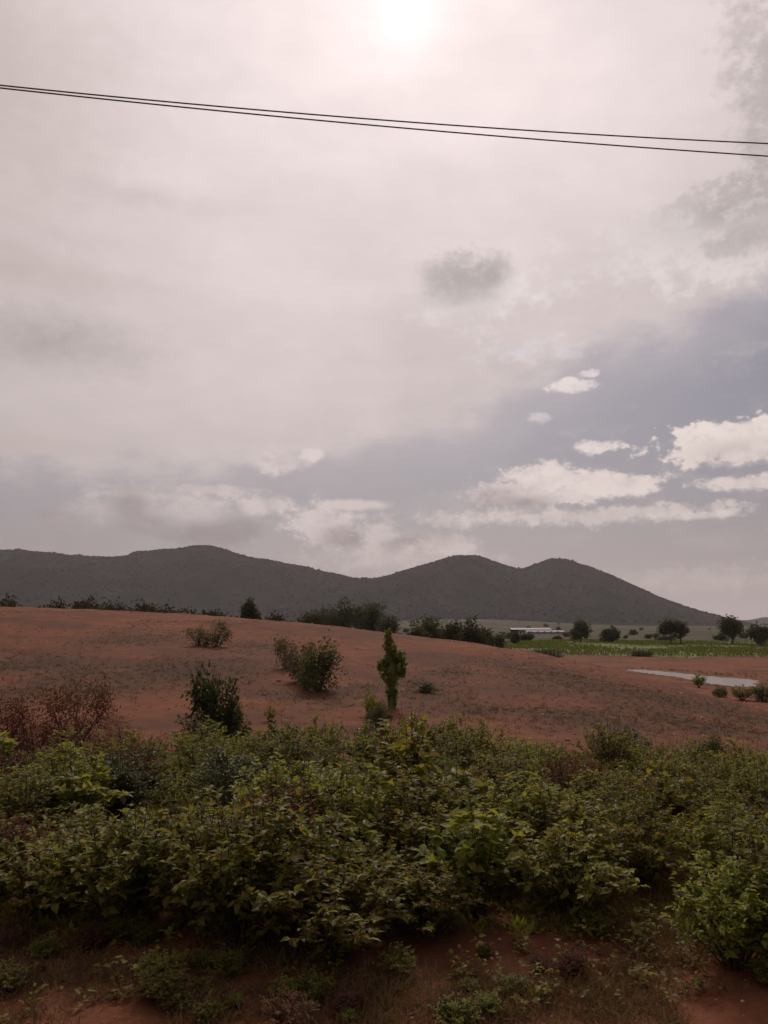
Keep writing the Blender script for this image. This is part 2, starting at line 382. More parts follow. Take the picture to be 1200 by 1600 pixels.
def ground_z(x, y):
    x = np.atleast_1d(np.asarray(x, float)); y = np.atleast_1d(np.asarray(y, float))
    d = np.hypot(x, y)
    yy = np.maximum(y, .35*d + 1e-6)                      # sight lines stay usable to the sides
    px = np.clip(W0/2 + F*x/yy, -500, 1699.9)
    dd = np.clip(np.where(y > 0, y + 0*d, 0), 0, 239.9)
    fi = (px + 500)/10; i = np.clip(fi.astype(int), 0, len(FINE)-2); a = fi - i
    fj = dd*2; j = np.clip(fj.astype(int), 0, len(DG)-2); b = fj - j
    z = (TF[j, i]*(1-a) + TF[j, i+1]*a)*(1-b) + (TF[j+1, i]*(1-a) + TF[j+1, i+1]*a)*b
    # lie of the land
    z = z + (fbm(x/9, y/9, 3, 3) - .5)*.45*sm((y - 20)/20)*(1 - sm((y - 60)/60)*.3)
    z = z + (fbm(x/1.1, y/1.1, 4, 5) - .5)*.14
    z = z + (fbm(x/140, y/140, 3, 9) - .5)*3.0*sm((d - 330)/500)
    # long foot slope under the mountains
    a2 = W0/2 + F*x/np.maximum(y, 1)
    foot = sm((y - 600)/1200)*np.where(y > 0, 1, 0)
    z = z + foot*(2 + 16*np.exp(-((a2 - 720)/170)**2) + 14*sm((620 - a2)/300))
    # pond basin
    near = (np.abs(x - 33) < 30) & (np.abs(y - 82) < 40)
    if near.any():
        pd = poly_dist(x[near], y[near], POND) + (fbm(x[near]/2.6, y[near]/4.5, 3, 77) - .5)*2.6
        zn = z[near]
        tgt = np.where(pd < 0, POND_Z - .05 + np.maximum(pd, -3)*.1, POND_Z + .05 + .03*pd)
        w = 1 - sm(pd/6)
        z[near] = zn*(1 - w) + tgt*w
    return z
def gz(x, y): return float(ground_z(x, y)[0])
def hit(px, py, dmax=700):
    """where the sight line of a pixel meets the ground"""
    v = pdir(px, py); d = np.concatenate([np.arange(4, 120, .1), np.geomspace(120, dmax, 900)])
    t = d/v[1]; X, Y, Z = v[0]*t, v[1]*t, CAMZ + v[2]*t
    k = np.nonzero(Z <= ground_z(X, Y))[0]
    i = k[0] if len(k) else len(d) - 1
    return np.array([X[i], Y[i], gz(X[i], Y[i])])

# ---------------------------------------------------------------- ground sheet
azs = np.radians(np.concatenate([np.linspace(-48, 48, 430), np.linspace(48, 312, 90)[1:]]))
ds = np.concatenate([[0.4], np.geomspace(1.0, 5.0, 24), np.geomspace(5.0, 5600, 400)[1:]])
A, D_ = np.meshgrid(azs, ds); X = np.sin(A)*D_; Y = np.cos(A)*D_
Z = ground_z(X.ravel(), Y.ravel())
V = np.stack([X.ravel(), Y.ravel(), Z], 1); na, nd = len(azs), len(ds)
jj, ii = np.meshgrid(np.arange(nd-1), np.arange(na)); i2 = (ii + 1) % na
Fq = np.stack([jj*na + ii, jj*na + i2, (jj+1)*na + i2, (jj+1)*na + ii], -1).reshape(-1, 4)[:, ::-1]
V = np.vstack([V, [[0, 0, gz(0, 0)]]])
Ft = np.stack([np.arange(na), (np.arange(na)+1) % na, np.full(na, len(V)-1)], 1)[:, ::-1]
m, t, out = newmat('red_soil')
tc = N(t, 'ShaderNodeTexCoord'); P = tc.outputs['Object']
n1 = tnoise(t, P, .16, 5, .6); n2 = tnoise(t, P, .8, 9, .72); n3 = tnoise(t, P, 14, 6, .7); mq = N(t, 'ShaderNodeMapping'); t.links.new(P, mq.inputs[0]); mq.inputs['Scale'].default_value = (.13, .17, .2); n4 = tnoise(t, mq.outputs[0], 1.0, 5, .58, .4)
soil = ramp(t, n2, [(.30, (.105, .035, .016)), (.46, (.162, .056, .025)), (.58, (.195, .070, .032)), (.72, (.270, .110, .054))])
soil = tmix(t, ramp(t, n3, [(.42, (0, 0, 0)), (.72, (.4, .4, .4))]), soil, (.27, .115, .070))
drift = ramp(t, n4, [(.47, (0, 0, 0)), (.60, (1, 1, 1))])
n6 = tnoise(t, P, 3.2, 6, .7)
drift = tmath(t, 'MULTIPLY', drift, tmath(t, 'ADD', tmath(t, 'MULTIPLY', ramp(t, n6, [(.40, (0, 0, 0)), (.60, (1, 1, 1))]), .6), .4))
soil = tmix(t, tmath(t, 'MULTIPLY', drift, .85), soil, (.068, .038, .024))            # thin withered cover
soil = tmix(t, tmath(t, 'MULTIPLY', ramp(t, n1, [(.45, (0, 0, 0)), (.62, (1, 1, 1))]), .35), soil, (.118, .044, .027))
# the plain beyond: dull green and straw-coloured land in strips
sp = N(t, 'ShaderNodeSeparateXYZ'); t.links.new(P, sp.inputs[0])
mp = N(t, 'ShaderNodeMapping'); t.links.new(P, mp.inputs[0]); mp.inputs['Scale'].default_value = (.006, .016, .01)
s1 = tnoise(t, mp.outputs[0], 1.0, 5, .6, .3); s2 = tnoise(t, P, .05, 6, .65)
land = ramp(t, s1, [(.32, (.034, .036, .016)), (.42, (.050, .054, .020)), (.50, (.082, .070, .032)), (.58, (.095, .062, .036)), (.68, (.046, .044, .020))])
land = tmix(t, ramp(t, s2, [(.46, (0, 0, 0)), (.60, (.85, .85, .85))]), land, (.026, .028, .014))
far = N(t, 'ShaderNodeMapRange', interpolation_type='SMOOTHSTEP'); t.links.new(tmath(t, 'ADD', sp.outputs[1], tmath(t, 'MULTIPLY', s2, 60)), far.inputs[0])
far.inputs[1].default_value = 168; far.inputs[2].default_value = 205
colr = tmix(t, far.outputs[0], soil, land)
b = N(t, 'ShaderNodeBsdfPrincipled'); t.links.new(colr, b.inputs['Base Color']); b.inputs['Roughness'].default_value = .95; b.inputs['Specular IOR Level'].default_value = .12
bp = N(t, 'ShaderNodeBump'); bp.inputs['Strength'].default_value = .6; bp.inputs['Distance'].default_value = .06
t.links.new(tmath(t, 'ADD', n3, tmath(t, 'MULTIPLY', n2, 1.2)), bp.inputs['Height']); t.links.new(bp.outputs[0], b.inputs['Normal'])
t.links.new(b.outputs[0], out.inputs[0])
SOIL = m
# withered grass thins out over the soil in these places
mixcov = tmix(t, tmath(t, 'MULTIPLY', N(t, 'ShaderNodeAttribute', attribute_name='cover').outputs['Fac'], tmath(t, 'ADD', tmath(t, 'MULTIPLY', ramp(t, n6, [(.38, (0, 0, 0)), (.58, (1, 1, 1))]), .45), .45)), colr, (.066, .044, .028))
t.links.new(mixcov, b.inputs['Base Color'])
patches = np.array([hit(a, b_)[:2].tolist() + [c] for a, b_, c in [(850,1050,3.2),(885,1062,3.2),(920,1070,2.6),(960,1078,3),(1020,1085,2.5),(1060,1095,2.5),(660,1080,2.2),(640,1072,1.8),(300,1045,2.6),(330,1060,2.2),(250,1052,2.4),(270,1042,2.4),(210,998,2.6),(120,1055,2.4),(60,1075,2.2),(180,1070,2.2),(30,1040,2.4),(480,1090,1.6),(560,1075,1.6),(760,1112,2),(870,1118,2.2),(960,1122,2),(1080,1130,2.6),(1160,1120,3.2),(1200,1130,2.6),(700,1050,1.8),(400,1010,2.2),(800,1040,2.2)]])
X1, Y1 = V[:, 0], V[:, 1]
wx, wy = (fbm(X1/3, Y1/3, 3, 91) - .5)*3.5, (fbm(X1/3, Y1/3, 3, 92) - .5)*5
cov = np.zeros(len(V))
for (a, b_, c) in patches: cov = np.maximum(cov, np.exp(-((X1 + wx - a)**2 + (Y1 + wy - b_)**2*.35)/(c*c)))
cov *= (Y1 > 0)
ground = tag(mesh('ground', V, [Fq, Ft], SOIL, None, True), 'red earth ground rising to a low mound, plain beyond', None, None, 'structure')

ground.data.attributes.new('cover', 'FLOAT', 'POINT').data.foreach_set('value', cov.astype(np.float32))

# ---------------------------------------------------------------- pond
m, t, out = newmat('muddy_water')
tc = N(t, 'ShaderNodeTexCoord'); b = N(t, 'ShaderNodeBsdfPrincipled')
b.inputs['Base Color'].default_value = (.16, .105, .08, 1); b.inputs['Specular IOR Level'].default_value = .4; b.inputs['Roughness'].default_value = .2; b.inputs['IOR'].default_value = 1.33
bp = N(t, 'ShaderNodeBump'); bp.inputs['Strength'].default_value = .12; bp.inputs['Distance'].default_value = .03
t.links.new(tnoise(t, tc.outputs['Object'], 2.5, 3), bp.inputs['Height']); t.links.new(bp.outputs[0], b.inputs['Normal']); t.links.new(b.outputs[0], out.inputs[0])
WATER = m
gx, gy = np.meshgrid(np.linspace(POND[:, 0].min()-3, POND[:, 0].max()+3, 60), np.linspace(POND[:, 1].min()-3, POND[:, 1].max()+3, 60))
pdm = poly_dist(gx.ravel(), gy.ravel(), POND); keep = pdm < 2.0
idx = np.arange(3600).reshape(60, 60); q = np.stack([idx[:-1, :-1], idx[:-1, 1:], idx[1:, 1:], idx[1:, :-1]], -1).reshape(-1, 4)
q = q[keep[q].all(1)]
used = np.unique(q); rem = np.zeros(3600, int); rem[used] = np.arange(len(used))
tag(mesh('pond', np.stack([gx.ravel(), gy.ravel(), np.full(3600, POND_Z)], 1)[used], rem[q], WATER, None, True), 'small pale muddy pond below the mound', None, None, 'structure')

# ---------------------------------------------------------------- mountains
ridge = np.array([(-700,880),(-400,872),(-200,866),(-60,861),(0,860),(40,859),(80,862),(115,867),(150,869),(185,870),(200,868),(215,863),(250,860),(290,857),(315,853),(330,853),(350,857),(375,866),(400,872),(430,876),(460,882),(490,889),(520,896),(545,903),(560,905),(580,904),(600,901),(640,890),(680,879),(700,872),(716,868),(742,868),(765,875),(790,884),(806,889),(818,888),(835,881),(850,875),(862,872),(882,874),(905,882),(925,888),(945,896),(970,908),(1000,922),(1030,936),(1060,947),(1090,957),(1120,964),(1150,970),(1180,978),(1240,990),(1800,995)], float)
YR, Y0 = 2600.0, 1750.0
npx = 520; nrow = 150
pxs = np.linspace(-560, 1330, npx); rows = np.concatenate([np.linspace(0, 1, 110), np.linspace(1, 1.45, 41)[1:]])
PX, T = np.meshgrid(pxs, rows)
YY = Y0 + (YR - Y0)*T
XX = (PX - W0/2)/F*YY*math.cos(PITCH)**-1*1.0
hr = np.array([zat(W0/2, r, YR) for r in np.interp(pxs, ridge[:, 0], ridge[:, 1])])
hr = np.maximum(hr, -14)
base = ground_z(XX[0], YY[0]) - 4
prof = np.where(T <= 1, .62*np.clip(T, 0, 1)**1.25 + .38*sm(T), np.clip(1 - ((T - 1)/.45)**1.3, 0, 1))
spur = (fbm(XX/260 + 3, YY/420, 4, 21) - .5) + .6*(1 - 2*np.abs(fbm(XX/330, YY/900, 3, 31) - .5) - .7)
ZZ = base[None] + (hr - base)[None]*prof + spur*np.clip(hr, 0, None)[None]*.62*(prof*(1 - prof)*4)**1.0*.9
ZZ += (fbm(XX/40, YY/40, 3, 41) - .5)*7*np.clip(prof*3, 0, 1)*np.clip(hr/60, 0, 1)[None]
ZZ[0] -= 25
Vm = np.stack([XX.ravel(), YY.ravel(), ZZ.ravel()], 1)
ids = np.arange(len(rows)*npx).reshape(len(rows), npx)
qm = np.stack([ids[:-1, :-1], ids[:-1, 1:], ids[1:, 1:], ids[1:, :-1]], -1).reshape(-1, 4)
m, t, out = newmat('hill_cover')
tc = N(t, 'ShaderNodeTexCoord'); P = tc.outputs['Object']
a1_ = tnoise(t, P, .012, 6, .6); a2_ = tnoise(t, P, .10, 4, .6)
hc = ramp(t, a1_, [(.38, (.020, .020, .019)), (.52, (.029, .028, .026)), (.66, (.042, .038, .034))])
hc = tmix(t, ramp(t, a2_, [(.4, (0, 0, 0)), (.65, (.4, .4, .4))]), hc, (.024, .023, .022))
b = N(t, 'ShaderNodeBsdfPrincipled'); t.links.new(hc, b.inputs['Base Color']); b.inputs['Roughness'].default_value = 1; b.inputs['Specular IOR Level'].default_value = 0
t.links.new(b.outputs[0], out.inputs[0]); HILL = m
tag(mesh('mountain', Vm, qm, HILL, None, True), 'long dark wooded mountain ridge with two peaks on the right', None, None, 'structure')
# far pale ridge at the right edge
fx = np.linspace(900, 1900, 120); fr = 969 - 5*np.sin((fx - 1100)/170) + 2.2*(fbm(fx/35, fx*0, 3, 8) - .5)*4
yy = np.array([4300, 4600, 4900, 5200.0]); kk = np.array([0, .75, 1.0, 0])
FX, KK = np.meshgrid(fx, kk); FY = np.repeat(yy[:, None], 120, 1)
fz = np.array([zat(600, r, 4900) for r in fr]); fz = np.maximum(fz, 2)
Vf = np.stack([((FX - 600)/F*FY).ravel(), FY.ravel(), (-8 + (fz[None] + 8)*KK).ravel()], 1)
ids = np.arange(480).reshape(4, 120); qf = np.stack([ids[:-1, :-1], ids[:-1, 1:], ids[1:, 1:], ids[1:, :-1]], -1).reshape(-1, 4)
tag(mesh('far_ridge', Vf, qf, HILL, None, True), 'low pale far ridge at the right edge of the plain', None, None, 'structure')
# woodland on the mountain: reads as one mass
ico_v, ico_f = [], []
ph = (1 + 5**.5)/2
ico_v = np.array([(-1,ph,0),(1,ph,0),(-1,-ph,0),(1,-ph,0),(0,-1,ph),(0,1,ph),(0,-1,-ph),(0,1,-ph),(ph,0,-1),(ph,0,1),(-ph,0,-1),(-ph,0,1)])/math.sqrt(1 + ph*ph)
ico_f = np.array([(0,11,5),(0,5,1),(0,1,7),(0,7,10),(0,10,11),(1,5,9),(5,11,4),(11,10,2),(10,7,6),(7,1,8),(3,9,4),(3,4,2),(3,2,6),(3,6,8),(3,8,9),(4,9,5),(2,4,11),(6,2,10),(8,6,7),(9,8,1)])
nT = 15000
fu = rng.uniform(60, npx-60, nT); fv = np.concatenate([rng.uniform(6, 109, nT-6000), rng.uniform(100, 114, 6000)])
iu, iv = fu.astype(int), fv.astype(int); au, av = (fu - iu)[:, None], (fv - iv)[:, None]
G = Vm.reshape(len(rows), npx, 3)
Pt = (G[iv, iu]*(1-au) + G[iv, iu+1]*au)*(1-av) + (G[iv+1, iu]*(1-au) + G[iv+1, iu+1]*au)*av
dens = fbm(Pt[:, 0]/130, Pt[:, 1]/130, 3, 55)
kp = (Pt[:, 2] > 6) & (dens > rng.uniform(.28, .55, nT)); Pt = Pt[kp]; nT = len(Pt)
sz = rng.uniform(1.2, 3.0, nT)*np.where(rng.random(nT) > .93, 1.5, 1)
dv = 1 + rng.uniform(-.35, .35, (nT, 12, 1))
Vw = Pt[:, None] + np.array([0, 0, .6])*sz[:, None, None] + ico_v[None]*dv*sz[:, None, None]*np.array([1, 1, .95])
Fw = (np.arange(nT)[:, None, None]*12 + ico_f[None]).reshape(-1, 3)
WOOD = leaf_mat('wood_canopy', [(.030, .030, .027), (.032, .031, .028), (.034, .033, .030)], 0.0, 1.0)
tag(mesh('hillside_wood', Vw.reshape(-1, 3), Fw, WOOD), 'dark scrub woodland covering the mountain slopes', None, None, 'stuff')

# ---------------------------------------------------------------- green field beyond the pond
fld_px = [(770,1008),(830,1002),(900,1000),(980,1001),(1060,1003),(1140,1004),(1290,1006),(1300,1024),(1200,1026),(1120,1027),(1040,1027),(960,1027),(890,1026),(830,1020)]
FIELD = np.array([plane_pt(a, b_, PLAIN) for a, b_ in fld_px])
gx, gy = np.meshgrid(np.linspace(FIELD[:, 0].min()-5, FIELD[:, 0].max()+5, 130), np.linspace(FIELD[:, 1].min()-5, FIELD[:, 1].max()+5, 130))
pdm = poly_dist(gx.ravel(), gy.ravel(), FIELD) + (fbm(gx.ravel()/14, gy.ravel()/14, 3, 61) - .5)*26; keep = pdm < 0
idx = np.arange(130*130).reshape(130, 130); q = np.stack([idx[:-1, :-1], idx[:-1, 1:], idx[1:, 1:], idx[1:, :-1]], -1).reshape(-1, 4)
q = q[keep[q].all(1)]; used = np.unique(q); rem = np.zeros(130*130, int); rem[used] = np.arange(len(used))
FIELDM = plain_mat('field_cover', (.070, .072, .024), (.160, .170, .040), .045, .95)
Vfld = np.stack([gx.ravel(), gy.ravel(), ground_z(gx.ravel(), gy.ravel()) + .05], 1)[used]
tag(mesh('green_field', Vfld, rem[q], FIELDM, None, True), 'bright green field on the plain behind the pond', None, None, 'structure')
nG = 26000
r_ = rng.integers(0, len(Vfld), nG); r_ = r_[fbm(Vfld[r_, 0]/16, Vfld[r_, 1]/22, 3, 63) > rng.uniform(.36, .60, nG)]; nG = len(r_)
P0 = Vfld[r_] + np.stack([rng.uniform(-1.6, 1.6, nG), rng.uniform(-1.6, 1.6, nG), np.full(nG, -.03)], 1)
mb = MB(); Dg = np.stack([rng.normal(0, .35, nG), rng.normal(0, .35, nG), np.ones(nG)], 1)
mb.leaves(P0, Dg, rng.normal(0, 1, (nG, 3)), rng.uniform(.35, .8, nG), .45)
tag(mb.build('field_grass', GRASS_F), 'green crop leaves standing on the far field', None, None, 'stuff')

# ---------------------------------------------------------------- plants
def rot_about(v, ax, a):
    ax = ax/np.linalg.norm(ax); return v*math.cos(a) + np.cross(ax, v)*math.sin(a) + ax*np.dot(ax, v)*(1 - math.cos(a))
def make_shrub(name, seed, H, RX, nstem, leafL, wr, mat, fine=True, twigs=4, per=9, upright=.5, stem_mat=STEM):
    """leafy bush: fan of stems with side twigs, leaves set along them"""
    r = np.random.default_rng(seed); root = empty(name)
    st = MB(); P, D, Nn, L = [], [], [], []
    def put(p, tdir, k):
        for s_ in (0, math.pi):
            a = k*2.4 + s_ + r.normal(0, .4)
            side = np.array([math.cos(a), math.sin(a), 0]); out = p*np.array([1, 1, 0]); out /= np.linalg.norm(out) + .2
            d = side*.8 + out*.55 + tdir*.35 + np.array([0, 0, r.normal(.05, .3)])
            P.append(p); D.append(d); Nn.append(np.array([r.normal(0, .35), r.normal(0, .35), 1.0])); L.append(leafL*r.uniform(.55, 1.2))
    for s_ in range(nstem):
        a = s_*2.39996 + r.normal(0, .3); rr = math.sqrt((s_ + .5)/nstem)
        top = np.array([math.cos(a)*RX*rr*r.uniform(.8, 1.1), math.sin(a)*RX*rr*r.uniform(.8, 1.1), H*(1 - .45*rr**2.2)*r.uniform(.72, 1.06)])
        b0 = np.array([math.cos(a)*.16*RX*r.uniform(.2, 1), math.sin(a)*.16*RX*r.uniform(.2, 1), -.03])
        midp = (b0*(1-upright) + top*upright)*np.array([.75, .75, 1.0]) + np.array([r.normal(0, .04), r.normal(0, .04), .06*H])
        ts = np.linspace(0, 1, 6)[:, None]; pts = (1-ts)**2*b0 + 2*ts*(1-ts)*midp + ts**2*top
        st.tube(pts, np.linspace(.011, .003, 6)*(H/1.1), 4, False)
        def on(t_):
            return (1-t_)**2*b0 + 2*t_*(1-t_)*midp + t_*t_*top
        td = top - midp; td /= np.linalg.norm(td)
        for k in range(per):
            t_ = .30 + .70*(k + r.random())/per; put(on(t_), td, k)
        for w_ in range(twigs):
            t_ = r.uniform(.28, .95); p = on(t_); ax = r.normal(0, 1, 3); d = rot_about(td, ax, r.uniform(.6, 1.2)); d[2] = abs(d[2])*.8 + .1
            ln = r.uniform(.16, .34)*H*.8; e_ = p + d*ln
            st.tube([p, p + d*ln*.5 + np.array([0, 0, .01]), e_], np.array([.005, .0035, .002])*(H/1.1), 3, False)
            for k in range(5): put(p + d*ln*(.3 + .7*k/4), d, k)
    for s_ in range(5):
        a = r.uniform(0, 6.28); q_ = np.array([math.cos(a), math.sin(a), 0])*RX*r.uniform(.2, .8)
        e_ = q_*1.1 + np.array([r.normal(0, .05), r.normal(0, .05), H*r.uniform(.85, 1.18)])
        st.tube([q_*.2, q_*.7 + [0, 0, H*.5], e_], np.array([.008, .005, .002])*H, 3, False)
        m_ = (q_*.7 + [0, 0, H*.5])*.4 + e_*.6; st.tube([m_, m_ + [r.normal(0, .12), r.normal(0, .12), .14*H]], np.array([.003, .0015])*H, 3, False)
    P = np.array(P); up = P[:, 2] > .02
    lf = MB(); lf.leaves(P[up], np.array(D)[up], np.array(Nn)[up], np.array(L)[up], wr, fine)
    lf.build('foliage', mat, root); st.build('stem', stem_mat, root)
    return root
def make_tree(name, seed, H, lobes, trunk_h, mat, nleaf=1800, leafL=.5, trunks=((0, 0),), rad=.16):
    """tree: tapered trunk and limbs reaching into lobes (x, y, z, rx, rz) of a leafy crown"""
    r = np.random.default_rng(seed); root = empty(name)
    for (tx, ty) in trunks:
        tb = MB(); lean = np.array([r.normal(0, .2), r.normal(0, .2), 0])
        zt = trunk_h + .45*(H - trunk_h); n_ = 7
        pts = [np.array([tx, ty, -.2]) + (lean*(k/(n_-1))**2) + np.array([0, 0, zt*k/(n_-1)]) + (r.normal(0, .04, 3)*[1, 1, 0] if k else 0) for k in range(n_)]
        tb.tube(pts, np.linspace(rad*1.25, rad*.4, n_), 7)
        for (lx, ly, lz, rx, rz_) in lobes:
            k = r.integers(2, 5); p = pts[k]; q_ = np.array([lx, ly, lz])
            if len(trunks) > 1 and abs(lx - tx) > 2.5: continue
            mid = (p + q_)/2 + np.array([0, 0, .15*H*.3]); tb.tube([p, mid, q_, q_ + (q_ - mid)*.5], [rad*.5, rad*.32, rad*.16, rad*.05], 5)
        tb.build('trunk', BARK, root)
    vol = np.array([l[3]**2*l[4] for l in lobes]); ch = r.choice(len(lobes), nleaf, p=vol/vol.sum())
    lo = np.array(lobes)[ch]; dr = r.normal(0, 1, (nleaf, 3)); dr /= np.linalg.norm(dr, axis=1, keepdims=True)
    rr = r.random(nleaf)**.45*(1 + .18*np.sin(dr[:, 0]*7 + ch)*np.cos(dr[:, 2]*6 + ch*2))
    rr = rr*r.choice([1, 1, 1, 1.18, 1.38], nleaf)
    P = lo[:, :3] + dr*rr[:, None]*np.stack([lo[:, 3], lo[:, 3], lo[:, 4]], 1)
    lf = MB(); lf.leaves(P, dr + r.normal(0, .7, (nleaf, 3)), dr*.3 + np.array([0, 0, .8]) + r.normal(0, .5, (nleaf, 3)), leafL*r.uniform(.6, 1.35, nleaf), .75)
    lf.build('crown', mat, root)
    return root
def lobes_round(seed, H, z0, RX, n=9):
    r = np.random.default_rng(seed); out = []
    for i in range(n):
        a = i*2.4; rr = RX*.62*math.sqrt(i/n)*r.uniform(.8, 1.2); f = 1 - .5*(rr/RX)**2
        z = z0 + (H - z0)*r.uniform(.30, .78)*f
        out.append((math.cos(a)*rr, math.sin(a)*rr, z, RX*r.uniform(.34, .5), (H - z0)*r.uniform(.20, .30)))
    return out
def make_dome(name, seed, H, RX, n, leafL, mat, wr=.6):
    """dense rounded bush leafy to the ground"""
    r = np.random.default_rng(seed); root = empty(name)
    lob = [(r.normal(0, .1)*RX, 0, .34*H, .66*RX, .36*H)] + [(math.cos(a)*RX*.62*r.uniform(.4, 1.25), math.sin(a)*RX*.62*r.uniform(.4, 1.25), H*r.uniform(.16, .80), RX*r.uniform(.18, .42), H*r.uniform(.12, .26)) for a in np.linspace(0, 6.28, 9)[:-1] + r.normal(0, .3, 8)]
    lo = np.array(lob)[r.choice(9, n, p=[.36] + [.08]*8)]
    dr = r.normal(0, 1, (n, 3)); dr /= np.linalg.norm(dr, axis=1, keepdims=True)
    P = lo[:, :3] + dr*(r.random(n)**.5*r.choice([1, 1, 1, 1.25, 1.55], n))[:, None]*np.stack([lo[:, 3], lo[:, 3], lo[:, 4]], 1)
    P[:, 2] *= H/np.quantile(P[:, 2], .995)
    k = P[:, 2] > .03*H; P, dr = P[k], dr[k]; n = len(P)
    lf = MB(); lf.leaves(P, dr + r.normal(0, .6, (n, 3)), dr*.4 + np.array([0, 0, .8]) + r.normal(0, .4, (n, 3)), leafL*r.uniform(.55, 1.3, n), wr)
    st = MB()
    for q_ in lob:
        e_ = np.array(q_[:3]); st.tube([np.array([e_[0]*.1, e_[1]*.1, -.05]), e_*[.5, .5, .55], e_, e_*[1.3, 1.3, 1.25]], np.array([.02, .014, .008, .003])*H, 4, False)
    lf.build('foliage', mat, root); st.build('stem', STEM, root)
    return root
first_used = set()
def place(proto, loc, rz=0, s=1.0, label=None, cat=None, group=None, name=None, sink=0.0):
    o = proto if id(proto) not in first_used else copy_tree(proto)
    first_used.add(id(proto))
    o.location = (loc[0], loc[1], loc[2] - sink); o.rotation_euler = (0, 0, rz)
    o.scale = s if hasattr(s, '__len__') else (s, s, s)
    if name: o.name = name
    for k in ('label', 'category', 'group'):
        if k in o.keys(): del o[k]
    tag(o, label, cat, group); return o

# -- the thicket of shrubs along the line
sh_big = [make_shrub('green_shrub', 100+i, 1.15, .80, 38, .088, .62, [LEAF_G, LEAF_G, LEAF_Y][i], True, 5, 9) for i in range(3)]
sh_mid = [make_shrub('green_shrub', 200+i, 1.0, .70, 30, .075, .58, [LEAF_G, LEAF_Y, LEAF_G, LEAF_Y][i], False, 6, 10) for i in range(4)]
sh_broad = [make_shrub('broad_leaved_shrub', 250+i, 1.3, .52, 13, .15, .72, [LEAF_G, LEAF_Y][i], True, 2, 8, .6) for i in range(2)]
sh_dark = [make_shrub('dark_shrub', 300+i, 1.1, .66, 30, .075, .55, LEAF_D, False, 6, 10) for i in range(2)]
dm = [make_dome('dark_bush', 700+i, 1.1, .72, 2400, .085, LEAF_X if i == 0 else LEAF_D) for i in range(3)]
ds_ = [make_dome('grey_bush', 710+i, 1.1, .85, 1500, .085, LEAF_S) for i in range(2)]
dw = [make_dome('withered_bush', 720+i, 1.1, .95, 3600, .06, LEAF_B, .4) for i in range(2)]
sh_dry = [make_shrub('dry_shrub', 400+i, 1.1, .75, 34, .07, .5, LEAF_B, False, 7, 10) for i in range(2)]
front = np.array([(-300,1470),(0,1475),(150,1470),(260,1495),(360,1520),(520,1545),(690,1530),(790,1490),(880,1465),(960,1430),(1010,1395),(1070,1395),(1110,1490),(1200,1530),(1500,1540)], float)
back = np.array([(-300,1175),(0,1180),(150,1175),(300,1165),(450,1152),(600,1152),(800,1165),(950,1158),(1050,1172),(1200,1172),(1500,1180)], float)
fy = lambda px: 3.0/math.tan(math.atan((np.interp(px, front[:, 0], front[:, 1]) - 800)/F) - PITCH)
def by(px): return 2.5/math.tan(math.atan((np.interp(px, back[:, 0], back[:, 1]) - 800)/F) - PITCH) 
pts = []
r = np.random.default_rng(12)
tries = 0
while tries < 9000 and len(pts) < 290:
    tries += 1
    y = 6.8 + 12.0*r.random()**.75; x = r.uniform(-.60, .60)*y
    px = 600 + F*x/y*.985
    if y < fy(px) + .55 or y > by(px): continue
    if abs(px - 262) < 36 and 11 < y < 15: continue
    if fbm(np.array([x/1.9]), np.array([y/1.9]), 2, 33)[0] < .24: continue
    sp_ = .52 + .019*y
    if all((x-a)**2 + (y-b_)**2 > sp_*sp_ for a, b_ in pts): pts.append((x, y))
def third(px): return 'left' if px < 400 else ('middle' if px < 800 else 'right')
pts.sort(key=lambda p: p[1]); cells = {}
for (x, y) in pts:
    px = 600 + F*x/y*.985; nearf = y - fy(px); farb = by(px) - y
    u = r.random()
    if y < 10.5: pr = sh_big[r.integers(0, 3)] if u < .8 else sh_mid[r.integers(0, 4)]
    else: pr = sh_mid[r.integers(0, 4)] if u < .74 else (sh_dark[r.integers(0, 2)] if u < .86 else sh_big[r.integers(0, 3)])
    if r.random() < .10: pr = sh_broad[r.integers(0, 2)]
    elif r.random() < .06: pr = sh_dry[r.integers(0, 2)]
    s = r.uniform(.62, 1.14)*(1.0 if farb > 1.2 else .9)
    if px > 800: s *= .88
    row = 0 if nearf < 1.7 else (2 if farb < 1.8 else 1)
    dk = 'dark green' if pr in sh_dark else 'broad-leaved' if pr in sh_broad else 'brown withered' if pr in sh_dry else ('olive' if pr in (sh_big[2], sh_mid[1], sh_mid[3]) else 'green')
    o = place(pr, (x, y, gz(x, y)), r.uniform(0, 6.28), (s*1.05, s*1.05, s*r.uniform(.9, 1.1)), 'x', 'shrub', 'shrubs of the thicket', None, .02)
    zone = ('by the left picture edge' if px < 120 else 'below the withered shrubs' if px < 270 else 'below the tall dark bush' if px < 420 else 'below the large slope bush' if px < 540 else
            'below the columnar plant' if px < 680 else 'below the second tree clump' if px < 800 else 'below the white sheds' if px < 925 else 'below the pond' if px < 1090 else 'by the right picture edge')
    cells.setdefault((dk, row, zone), []).append((px, o))
ORD = ['leftmost', 'second from left', 'third from left', 'fourth from left', 'fifth from left', 'sixth from left', 'seventh from left', 'eighth from left', 'ninth from left', 'tenth from left']
for (dk, row, zone), items in cells.items():
    items.sort(key=lambda e_: e_[0])
    rw = ('front row', 'middle row', 'back row')[row]
    for i, (_, o) in enumerate(items):
        o['label'] = f'{dk} shrub, {rw} of thicket, {zone}' + (f', {ORD[min(i, 9)]}' if len(items) > 1 else '')

